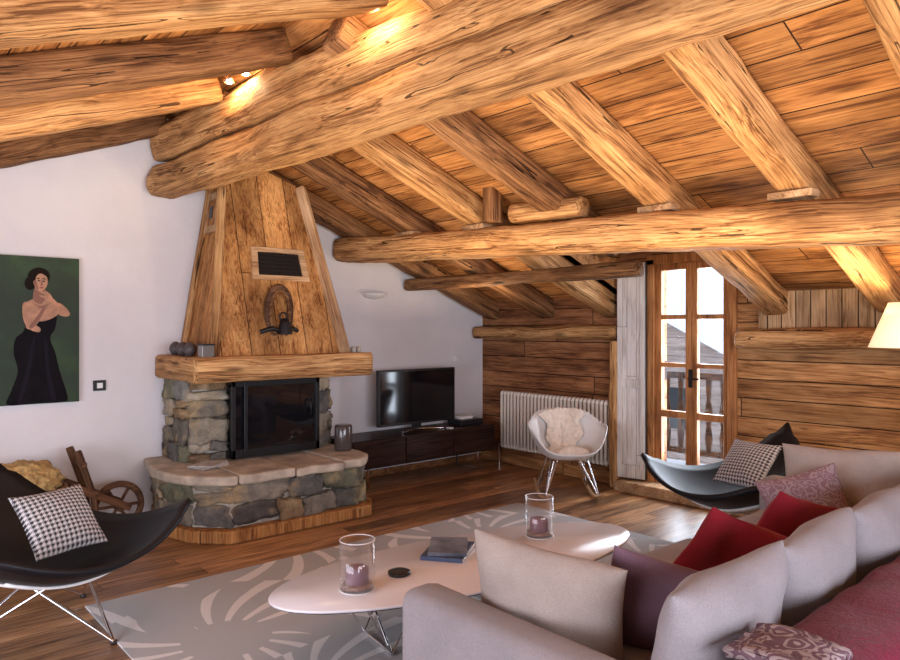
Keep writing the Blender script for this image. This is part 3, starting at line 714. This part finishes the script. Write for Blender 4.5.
def throw(name,x0,x1,prof,mat,seed,th=.012):
    vs=[]
    nx=60
    for (y,z) in prof:
        vs.append([(x0+(x1-x0)*i/nx,y+noise.noise(Vector((i*.16,z*3,seed)))*.018*(1 if z<.6 else .3),z+abs(noise.noise(Vector((i*.14,y*5,seed+4))))*.02) for i in range(nx+1)])
    o=loft(name,vs,mat,None,cap=False,closed=False); s=o.modifiers.new('s','SOLIDIFY'); s.thickness=th; s.offset=0
    return o
pf=[(.57,.18),(.57,.3),(.57,.42),(.57,.54),(.572,.62),(.59,.665),(.62,.68),(.66,.683),(.71,.683),(.76,.682),(.81,.676),(.84,.66)]
throw('throw_blanket',1.70,4.0,pf,F_THROW,3)
pf2=[(.63,.712),(.66,.716),(.70,.717),(.75,.716),(.80,.714),(.85,.70)]
throw('folded_shawl',1.64,1.84,pf2,F_SHAWL,7,.025)
# ---------------- basket, wheelbarrow
bs=empty('wicker_basket')
WICK=plain('wicker',(.22,.12,.05),.8,nz=.4,nscale=40,bump=1,bscale=50)
BX,BY=.92,5.44
lathe('body',[(.20,0),(.24,.12),(.26,.3),(.26,.42),(.24,.42),(.23,.1)],WICK,bs,(BX,BY,0),28,sx=1.1)
for z in (.06,.14,.22,.3,.38): tube('weave_%d'%int(z*100),[(BX+(.225+z*.1)*1.1*math.cos(a),BY+(.225+z*.1)*math.sin(a),z) for a in [2*pi*i/28 for i in range(28)]],.012,WICK,bs,True)
bm=bmesh.new(); bmesh.ops.create_icosphere(bm,subdivisions=5,radius=.24)
for v in bm.verts:
    v.co*=1+noise.noise(v.co*14)*.16+noise.noise(v.co*35)*.12; v.co.z*=.55
me=bpy.data.meshes.new('fleece'); bm.to_mesh(me); bm.free(); me.materials.append(STRAW)
for p in me.polygons: p.use_smooth=True
o=bpy.data.objects.new('fleece',me); COL.objects.link(o); o.parent=bs; o.location=(BX,BY,.47)
wb=empty('antique_wooden_wheelbarrow')
wx,wy,wz=1.56,5.50,.19
tube('wheel_rim',[(wx+.16*math.cos(a),wy,wz+.16*math.sin(a)) for a in [2*pi*i/32 for i in range(32)]],.024,W_OLD,wb,True)
for k in range(6):
    a=k*pi/3; tube('spoke_%d'%k,[(wx,wy,wz),(wx+.155*math.cos(a),wy,wz+.155*math.sin(a))],.012,W_OLD,wb)
tube('hub',[(wx,wy-.06,wz),(wx,wy+.06,wz)],.035,W_OLD,wb)
for sy in (-.11,.11):
    beam('shaft_%d'%(sy>0),(wx+.05,wy+sy,wz),(wx-.34,wy+sy,.40),.04,.05,W_OLD,parent=wb,wander=0,amp=.004)
    beam('upright_%d'%(sy>0),(wx-.20,wy+sy,.32),(wx-.30,wy+sy,.64),.035,.045,W_OLD,parent=wb,wander=0,amp=.004)
    beam('leg_%d'%(sy>0),(wx-.2,wy+sy,.34),(wx-.16,wy+sy,.0),.035,.035,W_OLD,parent=wb,wander=0,amp=.004)
beam('crossbar',(wx-.26,wy-.14,.54),(wx-.26,wy+.14,.54),.035,.04,W_OLD,parent=wb,wander=0,amp=.004)
beam('crossbar_low',(wx-.18,wy-.14,.33),(wx-.18,wy+.14,.33),.035,.04,W_OLD,parent=wb,wander=0,amp=.004)
# ---------------- floor lamp
fl=empty('floor_lamp',(5.02,1.42,0))
def shade():
    m=M('lampshade_fabric')
    return m.set((.8,.74,.6),.9,None,Emission_Color=(1,.76,.42),Emission_Strength=.9)
o=lathe('shade',[(.20,1.38),(.09,1.66)],shade(),fl,cap=False); o.modifiers.new('s','SOLIDIFY').thickness=.003
lathe('pole',[(.011,.02),(.011,1.45)],CHROME,fl,n=12); lathe('foot',[(.14,0),(.14,.018),(.02,.026)],CHROME,fl)
lathe('bulb',[(.005,1.44),(.03,1.48),(.032,1.52),(.005,1.55)],BULB,fl,n=16)
# ---------------- lights
def area(name,loc,size,rot,e,col,sy=None):
    l=bpy.data.lights.new(name,'AREA'); l.energy=e; l.color=col; l.size=size
    if sy: l.shape='RECTANGLE'; l.size_y=sy
    o=bpy.data.objects.new(name,l); o.location=loc; o.rotation_euler=rot; COL.objects.link(o); return o
def point(name,loc,e,col=(1,.68,.38),r=.012):
    l=bpy.data.lights.new(name,'POINT'); l.energy=e; l.color=col; l.shadow_soft_size=r
    o=bpy.data.objects.new(name,l); o.location=loc; COL.objects.link(o); return o
def spotfix(x,y,z,e=5):
    en=empty('ceiling_spotlight',(x,y,z))
    lathe('cup',[(.012,.05),(.03,.04),(.035,0),(.03,0),(.02,.03)],CHROME,en,n=16)
    lathe('bulb',[(.002,-.012),(.016,-.006),(.018,.01),(.01,.02)],BULB,en,n=16)
    tube('stem',[(0,0,.05),(.03,0,.1)],.006,CHROME,en)
    point('spot_light',(x,y,z-.03),e)
spotfix(1.92,4.38,3.10); spotfix(1.96,4.22,3.12); spotfix(2.00,2.93,3.11); spotfix(1.98,2.80,3.08)
wn=empty('window_1')  # unseen frame set around the added south fill lamp, solid wall behind
for (a,b) in [((-1.2,-2.5,.7),(-1.1,-2.42,2.2)),((2.9,-2.5,.7),(3.0,-2.42,2.2)),((.85,-2.5,.7),(.95,-2.42,2.2)),((-1.2,-2.5,.62),(3.0,-2.42,.7)),((-1.2,-2.5,2.2),(3.0,-2.42,2.28))]:
    box('frame',a,b,W_DOOR,wn)
area('daylight_fill_south',(.9,-2.38,1.45),4.0,(math.radians(90),0,0),245,(.84,.87,1),1.5)  # added cool fill behind the camera, the wall has no opening
area('daylight_fill_west',(-1.9,2.2,1.0),3.5,(math.radians(90),0,math.radians(-90)),130,(.85,.87,1),1.2)  # added side fill out of view, no window exists in this wall
area('daylight_door',(5.95,3.22,1.2),.7,(math.radians(90),0,math.radians(90)),85,(.80,.88,1),1.8)
WARM=(1,.73,.46)
for i,(x,y,z,e) in enumerate([(3.0,3.7,1.62,21),(3.2,1.9,1.60,23),(1.0,3.7,1.62,18),(1.1,1.9,1.62,20),(3.2,.2,1.62,19),(4.5,4.8,1.58,8),(4.7,1.7,1.58,9)]):
    area('warm_ceiling_fill_%d'%i,(x,y,z),1.0 if i<5 else .4,(math.radians(180),0,0),e,WARM)  # added one-sided panels to warm the ceiling, no fixtures hang here
point('lamp_light',(5.02,1.42,1.60),7)
w=bpy.data.worlds.new('sky'); S.world=w; w.use_nodes=True
bg=w.node_tree.nodes['Background']; bg.inputs[0].default_value=(.74,.85,1,1); bg.inputs[1].default_value=2.0
# ---------------- camera
cd=bpy.data.cameras.new('camera'); cd.lens=28; cd.sensor_width=36; cd.shift_y=-.002; cd.clip_start=.02
c=bpy.data.objects.new('camera',cd); c.location=(0,0,1.5); c.rotation_euler=(math.radians(90),0,-math.atan2(.6585,.7526)); COL.objects.link(c); S.camera=c
try:
    S.view_settings.view_transform='Standard'; S.view_settings.look='None'
except Exception: pass
